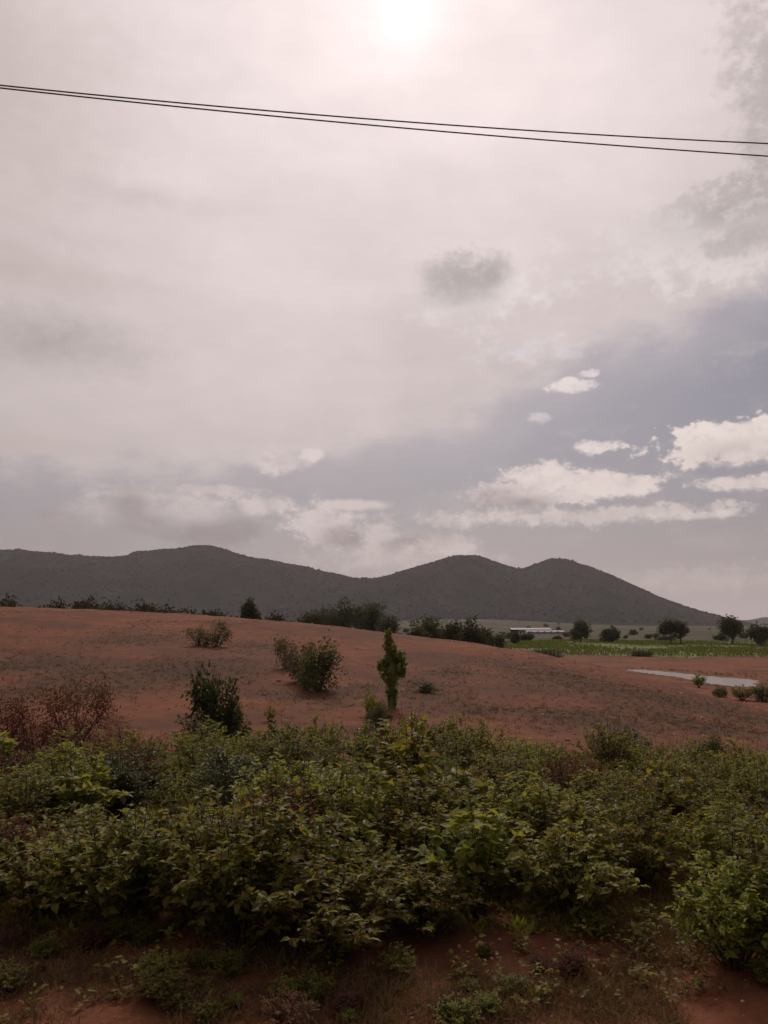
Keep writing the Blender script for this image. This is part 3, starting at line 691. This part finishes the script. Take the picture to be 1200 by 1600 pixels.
for i in range(52):
    px = r.uniform(-20, 1230); y = fy(px) - r.uniform(-.3, .95); x = (px - 600)/F*y*1.015
    if y < 6.3 or 985 < px < 1085: continue
    s = r.uniform(.10, .26); pr = (sh_mid + sh_dry[:1])[i % 5]
    place(pr, (x, y, gz(x, y)), r.uniform(0, 6.28), (s*1.25, s*1.25, s), 'ankle-high sprig on the bare soil before the thicket, ' + ('left third' if px < 400 else 'middle third' if px < 800 else 'right third'), 'shrub', 'low sprigs before the thicket', None, .01)
# -- shrubs standing apart, each told by its place
def lone(px, py, ptop, proto, label, wide=1.0, cat='shrub', name=None, H=1.1, rz=0, d=None):
    p = hit(px, py) if d is None else np.array([(px - 600)/F*d*1.01, d, gz((px - 600)/F*d*1.01, d)])
    top = zat(px, ptop, p[1]); h = max(top - p[2], .2); s = h/H
    return place(proto, p, rz, (s*wide, s*wide, s), label, cat, None, name, .03)
lone(343, 1170, 1048, dm[0], 'tall dark green bush sticking up behind the left end of the thicket', .6, H=1.1, rz=1, d=18.0)
lone(366, 1175, 1098, dm[1], 'low dark bush leaning against the tall dark bush at the thicket edge', .7, rz=2, d=18.6)
lone(338, 1011, 970, ds_[0], 'round grey-brown bush high on the red slope near the crest', .95, rz=.4)
lone(310, 1009, 979, ds_[1], 'small sparse bush just left of the round bush near the crest', .95, rz=2.2)
lone(498, 1080, 1000, dm[2], 'large dark bush in the middle of the red slope', .85, rz=3.1)
lone(448, 1046, 996, ds_[1], 'grey-brown bush at the left of the large dark bush on the slope', .72, rz=.9)
lone(473, 1066, 1004, ds_[0], 'grey-brown bush filling between its neighbour and the large dark bush', .85, rz=1.9)
lone(422, 1128, 1098, sh_mid[1], 'small thin bush alone at the foot of the slope', .7, rz=.3)
lone(590, 1140, 1094, dm[1], 'dark shrub at the foot of the tall columnar plant', .8, rz=1.7)
lone(578, 1120, 1074, sh_mid[0], 'light green shrub sprouting left of the columnar plant', .6, rz=4)
lone(665, 1082, 1062, dm[2], 'low dark tussock bush on the slope right of the columnar plant', 1.6, rz=5)
lone(1125, 1090, 1072, dm[1], 'dark bush on the near bank of the pond', 1.2, rz=2)
lone(1160, 1094, 1068, sh_mid[2], 'broad green bush on the pond bank near the right edge', 1.4, rz=2)
lone(1192, 1096, 1068, dm[2], 'dark green bush on the pond bank at the right picture edge', 1.2, rz=0)
lone(1150, 1512, 1335, sh_big[0], 'large green shrub nearest the camera at the right picture edge', .95, H=1.15, rz=.6)
lone(1215, 1500, 1330, sh_big[1], 'large green shrub cut off by the right picture edge, nearest row', .95, H=1.15, rz=2.6)
lone(960, 1165, 1140, dm[1], 'dark shrub rising from the thicket back edge below the pond', 1.1, rz=1.2, d=18)
lone(1090, 1170, 1146, dm[1], 'dark round shrub at the thicket back edge on the right', 1.0, rz=1.2, d=18)
for (px, py, top, lb) in [(30, 1180, 1078, 'tall withered reddish shrub at the left picture edge'), (130, 1180, 1062, 'tall withered reddish shrub between the left edge and the dark bush'), (80, 1185, 1110, 'lower withered reddish shrub between two taller ones on the left'), (200, 1180, 1120, 'low withered brownish shrub next to the hollow in the thicket')]:
    lone(px, py, top, dw[(px//10) % 2], lb, .75, rz=px*.1, d=17.5)
bright = make_shrub('bright_plant', 55, .9, .5, 22, .11, .5, LEAF_L, False, 4, 8)
lone(1092, 1074, 1052, bright, 'fresh light green plant at the pond edge', 1.0, 'plant', H=.9)

# -- columnar plant
p = hit(612, 1106); hcol = zat(612, 985, p[1]) - p[2]; u = hcol/120.0     # metres per photograph pixel there
root = empty('columnar_plant', p); tag(root, 'tall narrow green columnar plant standing alone before the red slope', 'plant')
mb = MB(); zz = np.linspace(-6, 112, 22); rc = np.random.default_rng(3)
wd = np.interp(zz, [-6, 0, 10, 30, 48, 60, 75, 90, 104, 112], [8.5, 7.6, 6.6, 6.4, 9.5, 10, 7.5, 5.5, 3.5, 1.2])
mb.tube([((math.sin(z_*.06)*1.5 + rc.normal(0, .5) - np.interp(z_, [0, 60, 112], [0, 0, 5]))*u, rc.normal(0, .5)*u, z_*u) for z_ in zz], wd*u*.82*(1 + rc.normal(0, .07, 22)), 11)
mb.build('trunk', plain_mat('columnar_skin', (.090, .110, .032), (.150, .165, .055), 7, .8, .6, stretch=(1, 1, .25)), root, True)
lob = [(-1, 50, 12, 14), (-12, 58, 8, 13), (-14, 68, 7, 9), (14, 66, 8, 12), (13, 80, 8, 9), (-2, 76, 11, 12), (-2, 95, 9, 12), (-5, 106, 5, 9), (-6, 115, 3, 6), (0, 30, 8, 14), (1, 14, 7.2, 12), (16, 56, 5, 7)]
lf = MB()
for (cx, cz, rx, rz_) in lob:
    n_ = int(14*rx); dr = rc.normal(0, 1, (n_, 3)); dr /= np.linalg.norm(dr, axis=1, keepdims=True)
    P = (np.array([cx, 0, cz]) + dr*np.array([rx, rx*.8, rz_])*rc.uniform(.75, 1.03, (n_, 1)))*u
    lf.leaves(P, dr*.5 + np.array([0, 0, -.5]) + rc.normal(0, .4, (n_, 3)), dr, rc.uniform(4, 7.5, n_)*u, .75)
lf.build('foliage', LEAF_K, root)

# ---------------------------------------------------------------- trees on the plain and behind the crest
def tree_at(px, ptop, d, W, label, seed, pbase=None, trunk=.18, mat=LEAF_T, group=None, lobes=None, trunks=((0, 0),), name='tree', nleaf=2200, cat='tree'):
    x = (px - 600)/F*d*1.0; z = gz(x, d); H = zat(px, ptop, d) - z; RX = W/F*d/2
    lb = lobes(H, RX) if lobes else lobes_round(seed, H*1.06, H*trunk, RX*1.0, 10)
    if not lobes:
        A_ = np.array(lb); kz = (H - H*trunk)/(max(A_[:, 2] + A_[:, 4]) - H*trunk); kx = RX/max(np.abs(A_[:, 0]) + A_[:, 3])
        A_[:, 2] = H*trunk + (A_[:, 2] - H*trunk)*kz; A_[:, 4] *= kz; A_[:, [0, 1, 3]] *= kx; lb = [tuple(q_) for q_ in A_]
    o = make_tree(name, seed, H, lb, H*trunk, mat, nleaf, max(.40, d*.0026), trunks, .03*H)
    o.location = (x, d, z); o.rotation_euler = (0, 0, 0)
    tag(o, label, cat, group); return o
tree_at(393, 935, 130, 28, 'lone small dark tree on the crest line left of the tree clump', 501, trunk=.35)
cl = [(486,955,46,'leftmost low tree of the clump behind the crest'),(506,945,52,'second tree from the left in the clump behind the crest'),(535,936,56,'tallest tree of the clump behind the crest'),(564,943,44,'broad tree right of the tallest one in the clump'),(584,940,50,'tree near the right end of the clump behind the crest'),(608,960,40,'lowest rightmost tree of the clump, above the columnar plant')]
for i, (px, tp, w_, lb) in enumerate(cl): tree_at(px, tp, 165 + (i*37) % 23, w_, 'dark green ' + lb, 510 + i, trunk=.12)
cl = [(648,972,46,'small grey-green tree at the left of the second clump'),(673,963,58,'rounded tall grey-green tree left in the second clump'),(705,970,52,'lower tree in the middle of the second clump'),(736,964,56,'rounded dark tree right in the second clump'),(754,982,36,'small dark bushy tree at the right end of the second clump')]
for i, (px, tp, w_, lb) in enumerate(cl): tree_at(px, tp, 118 + (i*29) % 17, w_, lb, 520 + i, trunk=.10)
tree_at(903, 970, 262, 31, 'dense round dark tree standing right of the white sheds', 531, trunk=.06)
tree_at(949, 982, 262, 30, 'low round olive bush-like tree beside the dense round tree', 532, trunk=.05, mat=leaf_mat('leaf_greyolive', [(.055, .050, .030), (.070, .062, .034), (.060, .055, .036)], .3, .8))
def twin(H, RX):
    k = RX
    return [(-.55*k, 0, .70*H, .46*k, .22*H), (-.70*k, .2*k, .56*H, .34*k, .14*H), (-.2*k, 0, .78*H, .45*k, .20*H), (.25*k, -.1*k, .74*H, .42*k, .19*H), (.62*k, 0, .68*H, .40*k, .22*H), (.72*k, .1*k, .52*H, .28*k, .14*H), (.0, .3*k, .62*H, .5*k, .17*H)]
tree_at(1047, 969, 235, 44, 'flat-crowned tree on two thin trunks in the green field', 533, trunk=.4, lobes=twin, trunks=((-1.0, 0), (2.2, .4)))
def tall(H, RX):
    k = RX
    return [(-.35*k, 0, .80*H, .6*k, .20*H), (.25*k, 0, .72*H, .62*k, .22*H), (-.1*k, .2*k, .55*H, .65*k, .2*H), (.45*k, 0, .55*H, .5*k, .16*H), (-.5*k, 0, .62*H, .45*k, .16*H), (.05*k, 0, .36*H, .42*k, .14*H)]
tree_at(1137, 964, 240, 36, 'tall dark tree with ragged crown near the right edge', 534, trunk=.25, lobes=tall)
tree_at(1181, 975, 215, 40, 'dark bushy tree at the right picture edge', 535, trunk=.1)
for i, (px, tp, w_, lb) in enumerate([(8, 928, 40, 'dark tree top at the left picture edge behind the crest'), (92, 938, 30, 'low dark bush on the skyline left of the hedge trees'), (143, 931, 44, 'first dark tree of the row behind the left crest'), (180, 935, 50, 'second dark tree of the row behind the left crest'), (222, 937, 46, 'third dark tree of the row behind the left crest'), (262, 943, 40, 'low bush following the row of trees behind the crest'), (300, 948, 44, 'low bush halfway along the crest skyline'), (338, 951, 40, 'low bush left of the lone small tree on the crest'), (432, 956, 34, 'low bush between the lone tree and the clump')]):
    tree_at(px, tp + 2, 128 + (i*23) % 19, w_*1.5, lb, 540 + i, trunk=.05, mat=LEAF_H)
for i, (px, tp, w_, d, lb) in enumerate([(778, 988, 26, 170, 'low dark bush left of the white sheds'), (822, 991, 22, 300, 'dark bush in front of the white sheds'), (803, 987, 16, 240, 'thin bush before the dark end of the shed'), (868, 996, 12, 320, 'tiny bush in front of the lower shed roof'), (848, 1013, 60, 135, 'wide low scrub at the near edge of the green field'), (996, 1018, 40, 150, 'low scrub at the middle of the field edge above the pond'), (1035, 996, 30, 300, 'low scrub behind the twin-trunk tree')]):
    tree_at(px, tp, d, w_, lb, 560 + i, trunk=.02, nleaf=700, name='bush', cat='bush')
# scattered bushes far out on the plain
small = [make_tree('bush', 600 + i, 2.4, lobes_round(600 + i, 2.5, .1, 1.7, 7), .2, LEAF_H, 420, .42, ((0, 0),), .06) for i in range(3)]
r = np.random.default_rng(78)
for i, px in enumerate(np.arange(76, 470, 17.0)):
    px += r.uniform(-5, 5); d = r.uniform(118, 140); x = (px - 600)/F*d; z = gz(x, d)
    top = zat(px, np.interp(px, [70, 140, 250, 330, 400, 470], [943, 940, 946, 955, 962, 969]) + r.uniform(-3, 4), d)
    s = max((top - z)/2.9, .4)
    place(small[i % 3], (x, d, z), r.uniform(0, 6.28), (s*r.uniform(.8, 1.2), s, s), 'low dark bush in the hedge line behind the left crest', 'bush', 'hedge bushes behind the left crest')
r = np.random.default_rng(77)
for i in range(64):
    d = 6*F/r.uniform(4, 26); px = r.uniform(620, 1260); x = (px - 600)/F*d
    if poly_dist(np.array([x]), np.array([d]), FIELD)[0] < 2 or d < 150 or d > 1500: continue
    s = r.uniform(.35, .9)*(1 + d/900)
    place(small[i % 3], (x, d, gz(x, d)), r.uniform(0, 6.28), (s*1.3, s*1.3, s*.9), 'tiny dark bush dotted on the plain, ' + ('left of the dense round tree' if px < 900 else 'between the dense round tree and the twin-trunk tree' if px < 1047 else 'right of the twin-trunk tree'), 'bush', 'bushes dotted over the plain')

# ---------------------------------------------------------------- farm sheds
WHITE = plain_mat('whitewash', (.38, .35, .33), (.50, .47, .45), .6, .9)
ROOFW = plain_mat('pale_roof_sheet', (.30, .27, .255), (.42, .39, .37), .5, .8, stretch=(1, .1, 1))
ROOFP = plain_mat('dull_roof_sheet', (.22, .175, .165), (.32, .26, .25), .5, .6, stretch=(1, .1, 1))
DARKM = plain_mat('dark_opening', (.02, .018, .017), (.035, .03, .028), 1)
def shed(px0, px1, d, wall_h, roof_h, deep, roofm, label, porch):
    x0, x1 = (px0-600)/F*d, (px1-600)/F*d; xm = (x0 + x1)/2; L = (x1 - x0)/2
    z = min(gz(x0, d), gz(x1, d)) - .1; root = empty('farm_shed', (xm, d, z)); tag(root, label, 'shed')
    w = MB(); w.box(-L + porch, L, 0, deep, 0, wall_h); w.add([(-L + porch, 0, wall_h), (-L + porch, deep, wall_h), (-L + porch, deep/2, wall_h + roof_h - .1), (L, 0, wall_h), (L, deep, wall_h), (L, deep/2, wall_h + roof_h - .1)], [(0, 2, 1), (3, 4, 5)])
    w.build('wall', WHITE, root)
    for s_ in (0, 1):                                            # two roof slopes of ribbed sheet
        rf = MB(); nseg = int(2*L/.5); xs = np.linspace(-L - .4, L + .4, nseg*2 + 1)
        e0 = (-.6, wall_h - .12) if s_ == 0 else (deep + .6, wall_h - .12); e1 = (deep/2, wall_h + roof_h)
        V = []
        for i, xx in enumerate(xs):
            h = .05 if i % 2 else 0
            for (yy_, zz_) in (e0, e1): V += [(xx, yy_, zz_ + h + .06), (xx, yy_, zz_ + h)]
        Fq_ = []
        for i in range(len(xs)-1):
            a, c = i*4, i*4 + 4
            Fq_ += [(a, c, c+2, a+2), (a+1, a+3, c+3, c+1), (a, a+1, c+1, c)]
        rf.add(V, None, Fq_); rf.build('roof_slope', roofm, root)
    if porch:
        for xx in (-L + .3, -L + porch*.5):
            po = MB(); po.box(xx - .12, xx + .12, .1, .34, 0, wall_h - .05); po.build('post', DARKM, root)
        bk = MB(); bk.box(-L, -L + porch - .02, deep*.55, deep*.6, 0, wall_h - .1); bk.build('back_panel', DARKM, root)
    k = 0; xx = -L + porch + 2.0
    while xx < L - 2:
        wn_ = empty  # each window opening with its own sill
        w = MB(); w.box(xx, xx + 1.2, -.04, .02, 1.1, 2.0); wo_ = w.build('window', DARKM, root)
        sl = MB(); sl.box(xx - .1, xx + 1.3, -.12, -.003, .98, 1.08); sl.build('sill', WHITE, wo_)
        xx += 4.2
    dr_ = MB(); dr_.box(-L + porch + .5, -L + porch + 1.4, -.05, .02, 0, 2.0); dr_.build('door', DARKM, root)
    return root
shed(797, 858, 520, 2.9, .9, 8, ROOFP, 'long low white farm shed with dull roof and dark open end, behind the other', 5)
shed(821, 878, 492, 1.6, .9, 7, ROOFW, 'long low shed with pale bright roof in front of the white farm shed', 0)

# ---------------------------------------------------------------- low cover: dry grass, weeds, stones
def tufts(n, pick, mat, name, label, hmin, hmax, blades=6, wr=.12, spread=.5):
    P = pick(n); n = len(P); k = blades
    B = np.repeat(P, k, 0) + rng.normal(0, .05, (n*k, 3))*[1, 1, 0]
    D = np.stack([rng.normal(0, spread, n*k), rng.normal(0, spread, n*k), np.ones(n*k)], 1)
    L = rng.uniform(hmin, hmax, n*k)*np.repeat(rng.uniform(.6, 1.3, n), k)
    mb = MB(); mb.leaves(B, D, rng.normal(0, 1, (n*k, 3)), L, wr, False, .05, .25)
    return tag(mb.build(name, mat), label, None, None, 'stuff')
def pick_slope(n):
    y = rng.uniform(19, 75, n*6)**1.0; x = rng.uniform(-.62, .62, n*6)*y
    dns = sm((fbm(x/4.5, y/4.5, 3, 71) - .54)/.12)*.35
    for (a, b_, c) in patches: dns = np.maximum(dns, np.exp(-((x-a)**2 + (y-b_)**2*.35)/(c*c))*1.0)
    kp = rng.random(n*6) < dns*.7 + .006
    kp &= poly_dist(x, y, POND) > 1
    x, y = x[kp][:n], y[kp][:n]; return np.stack([x, y, ground_z(x, y) - .02], 1)
tufts(11000, pick_slope, GRASS_D, 'dry_grass', 'dull dry grass growing in patches over the red slope', .05, .17, 7, .09, 1.0)
def pick_pond(n):
    x = rng.uniform(20, 46, n*8); y = rng.uniform(50, 112, n*8); pd = poly_dist(x, y, POND)
    nearer = y < np.interp(x, POND[:8, 0][np.argsort(POND[:8, 0])], POND[:8, 1][np.argsort(POND[:8, 0])])
    k = (pd > .8) & (rng.random(n*8) < np.where(nearer, .6*np.exp(-pd/5), .35*np.exp(-pd/2.5))*sm((x - 28)/6)*(fbm(x/3, y/3, 3, 83) > .42))
    x, y = x[k][:n], y[k][:n]; return np.stack([x, y, ground_z(x, y) - .02], 1)
tufts(2400, pick_pond, LEAF_D, 'pond_weeds', 'dull green weeds on the banks of the pond', .08, .28, 6, .2, .9)
def pick_near(n):
    y = rng.uniform(5.2, 9.5, n*4); x = rng.uniform(-.62, .62, n*4)*y
    dns = sm((fbm(x/1.3, y/1.3, 3, 81) - .40)/.14)*sm((y - 5.9)/.9)
    kp = rng.random(n*4) < dns
    x, y = x[kp][:n], y[kp][:n]; return np.stack([x, y, ground_z(x, y) - .01], 1)
tufts(6000, pick_near, GRASS_D, 'withered_grass', 'short withered brown grass on the soil in front of the thicket', .04, .17, 7, .06, 1.1)
def pick_gap(n):
    y = rng.uniform(8, 18.5, n*2); x = rng.uniform(-.62, .62, n*2)*y; k = rng.random(n*2) < .5
    x, y = x[k][:n], y[k][:n]; return np.stack([x, y, ground_z(x, y) - .01], 1)
tufts(5000, pick_gap, LEAF_Y, 'undergrowth', 'low olive weeds growing between the thicket shrubs', .05, .14, 9, .42, 1.2)
# low leafy weeds in front
wm = MB(); r = np.random.default_rng(91); Pw, Dw, Nw, Lw = [], [], [], []
for i in range(520):
    y = r.uniform(5.9, 8.6); x = r.uniform(-.6, .6)*y
    if fbm(np.array([x/1.0]), np.array([y/1.0]), 3, 91)[0] < (.40 if x < -.5 else .47) or y < 6.3 + r.random()*.6: continue
    z = gz(x, y); h = r.uniform(.06, .24)
    for k in range(r.integers(6, 18)):
        a = r.uniform(0, 6.28); hh = h*r.random(); Pw.append((x + math.cos(a)*.07*r.random(), y + math.sin(a)*.07*r.random(), z + hh))
        Dw.append((math.cos(a), math.sin(a), r.normal(.2, .3))); Nw.append((r.normal(0, .3), r.normal(0, .3), 1)); Lw.append(r.uniform(.03, .08))
wm.leaves(Pw, Dw, Nw, np.array(Lw), .6, True)
tag(wm.build('weeds', LEAF_Y), 'small leafy weeds on bare soil in front of the thicket', None, None, 'stuff')
# stones
nS_ = 1500; ys = np.concatenate([rng.uniform(5, 9, 500), rng.uniform(19, 72, nS_-500)]); xs = rng.uniform(-.6, .6, nS_)*ys
kp = poly_dist(xs, ys, POND) > 1; xs, ys = xs[kp], ys[kp]; nS_ = len(xs)
ss = np.where(ys < 12, rng.uniform(.006, .02, nS_)*(1 + (rng.random(nS_) > .95)), rng.uniform(.02, .06, nS_)*(1 + .8*(rng.random(nS_) > .93)))
Vs = np.stack([xs, ys, ground_z(xs, ys) + ss*.15], 1)[:, None] + ico_v[None]*(1 + rng.uniform(-.3, .3, (nS_, 12, 1)))*ss[:, None, None]*np.array([1, 1, .6])
STONE = leaf_mat('stone', [(.20, .085, .05), (.25, .12, .075), (.36, .24, .18), (.23, .10, .06)], 0, .9)
tag(mesh('stones', Vs.reshape(-1, 3), (np.arange(nS_)[:, None, None]*12 + ico_f[None]).reshape(-1, 3), STONE), 'scattered small pale and reddish stones on the soil', None, None, 'stuff')
# a scrap of white litter in the gap on the right
p = hit(1066, 1407); g_ = np.linspace(-1, 1, 9); LX, LY = np.meshgrid(g_*.075, g_*.035)
lz = .03 + .02*np.sin(LX*40 + 1)*np.cos(LY*55) + .02*vnoise(LX*30 + 5, LY*30, 4)
li = mesh('litter_scrap', np.stack([LX.ravel(), LY.ravel(), lz.ravel()], 1), (lambda I: np.stack([I[:-1, :-1], I[:-1, 1:], I[1:, 1:], I[1:, :-1]], -1).reshape(-1, 4))(np.arange(81).reshape(9, 9)), WHITE, None, True)
li.location = p; li.rotation_euler = (.3, .1, -.4)
md = li.modifiers.new('thick', 'SOLIDIFY'); md.thickness = .004
tag(li, 'crumpled white scrap of litter on red soil beside the right front shrub', 'litter')

# ---------------------------------------------------------------- overhead cables on poles outside the picture
def cable(pix, y0, slope, rad, label):
    """fit a sagging curve through sight lines in the upright plane y = y0 + slope*x"""
    xs, zs = [], []
    for px, py in pix:
        v = pdir(px, py); t_ = y0/(v[1] - slope*v[0]); xs.append(v[0]*t_); zs.append(CAMZ + v[2]*t_)
    co = np.polyfit(xs, zs, 2); x = np.linspace(XP0, XP1, 80)
    mb = MB(); mb.tube(np.stack([x, y0 + slope*x, np.polyval(co, x)], 1), rad, 8)
    o = mb.build('overhead_cable', CABLE, None, True); tag(o, label, 'cable', 'overhead cables'); return [np.array([q_, y0 + slope*q_, np.polyval(co, q_)]) for q_ in (XP0, XP1)], co
XP0, XP1 = -9.0, 10.0
e1_, c1_ = cable([(0,131),(150,149),(300,165),(450,177),(600,187.5),(750,197.5),(900,207),(1050,216),(1200,226)], 8.0, .12, .0078, 'upper of the two dark cables crossing the sky')
e2_, c2_ = cable([(0,135),(150,155),(300,171),(450,184.5),(600,197),(750,209.5),(900,221),(1050,233),(1200,245.5)], 8.0, .12, .0078, 'lower of the two dark cables crossing the sky')
print('CABLE', e1_, e2_, c1_, c2_)
POLE = plain_mat('concrete_pole', (.22, .20, .19), (.32, .29, .27), 4)
for k, side in ((0, 'left'), (1, 'right')):
    q_ = e1_[k]; g_ = gz(q_[0], q_[1]); root = empty('utility_pole', (q_[0], q_[1], g_)); tag(root, f'grey concrete utility pole carrying the {side} ends of the cables', 'pole', 'utility poles')
    top = max(e1_[k][2], e2_[k][2]) + .5
    mb = MB(); mb.tube([(0, .14, -.3), (0, .14, top - g_)], [.15, .10], 10); mb.build('shaft', POLE, root)
    for e_ in (e1_[k], e2_[k]):
        mb = MB(); mb.tube([(0, .06, e_[2] - g_), (0, -.03, e_[2] - g_)], [.03, .04], 8); mb.build('insulator', WHITE, root)

# ---------------------------------------------------------------- haze
hz = MB(); hz.box(-6200, 6200, -5900, 5900, -45, 290)
m, t, out = newmat('haze_air')
vo = N(t, 'ShaderNodeVolumePrincipled'); vo.inputs['Color'].default_value = (.92, .86, .86, 1); vo.inputs['Density'].default_value = 7.5e-5; vo.inputs['Anisotropy'].default_value = .3
t.links.new(vo.outputs[0], out.inputs['Volume'])
tag(hz.build('haze', m), 'thin pale haze over the plain', None, None, 'stuff')
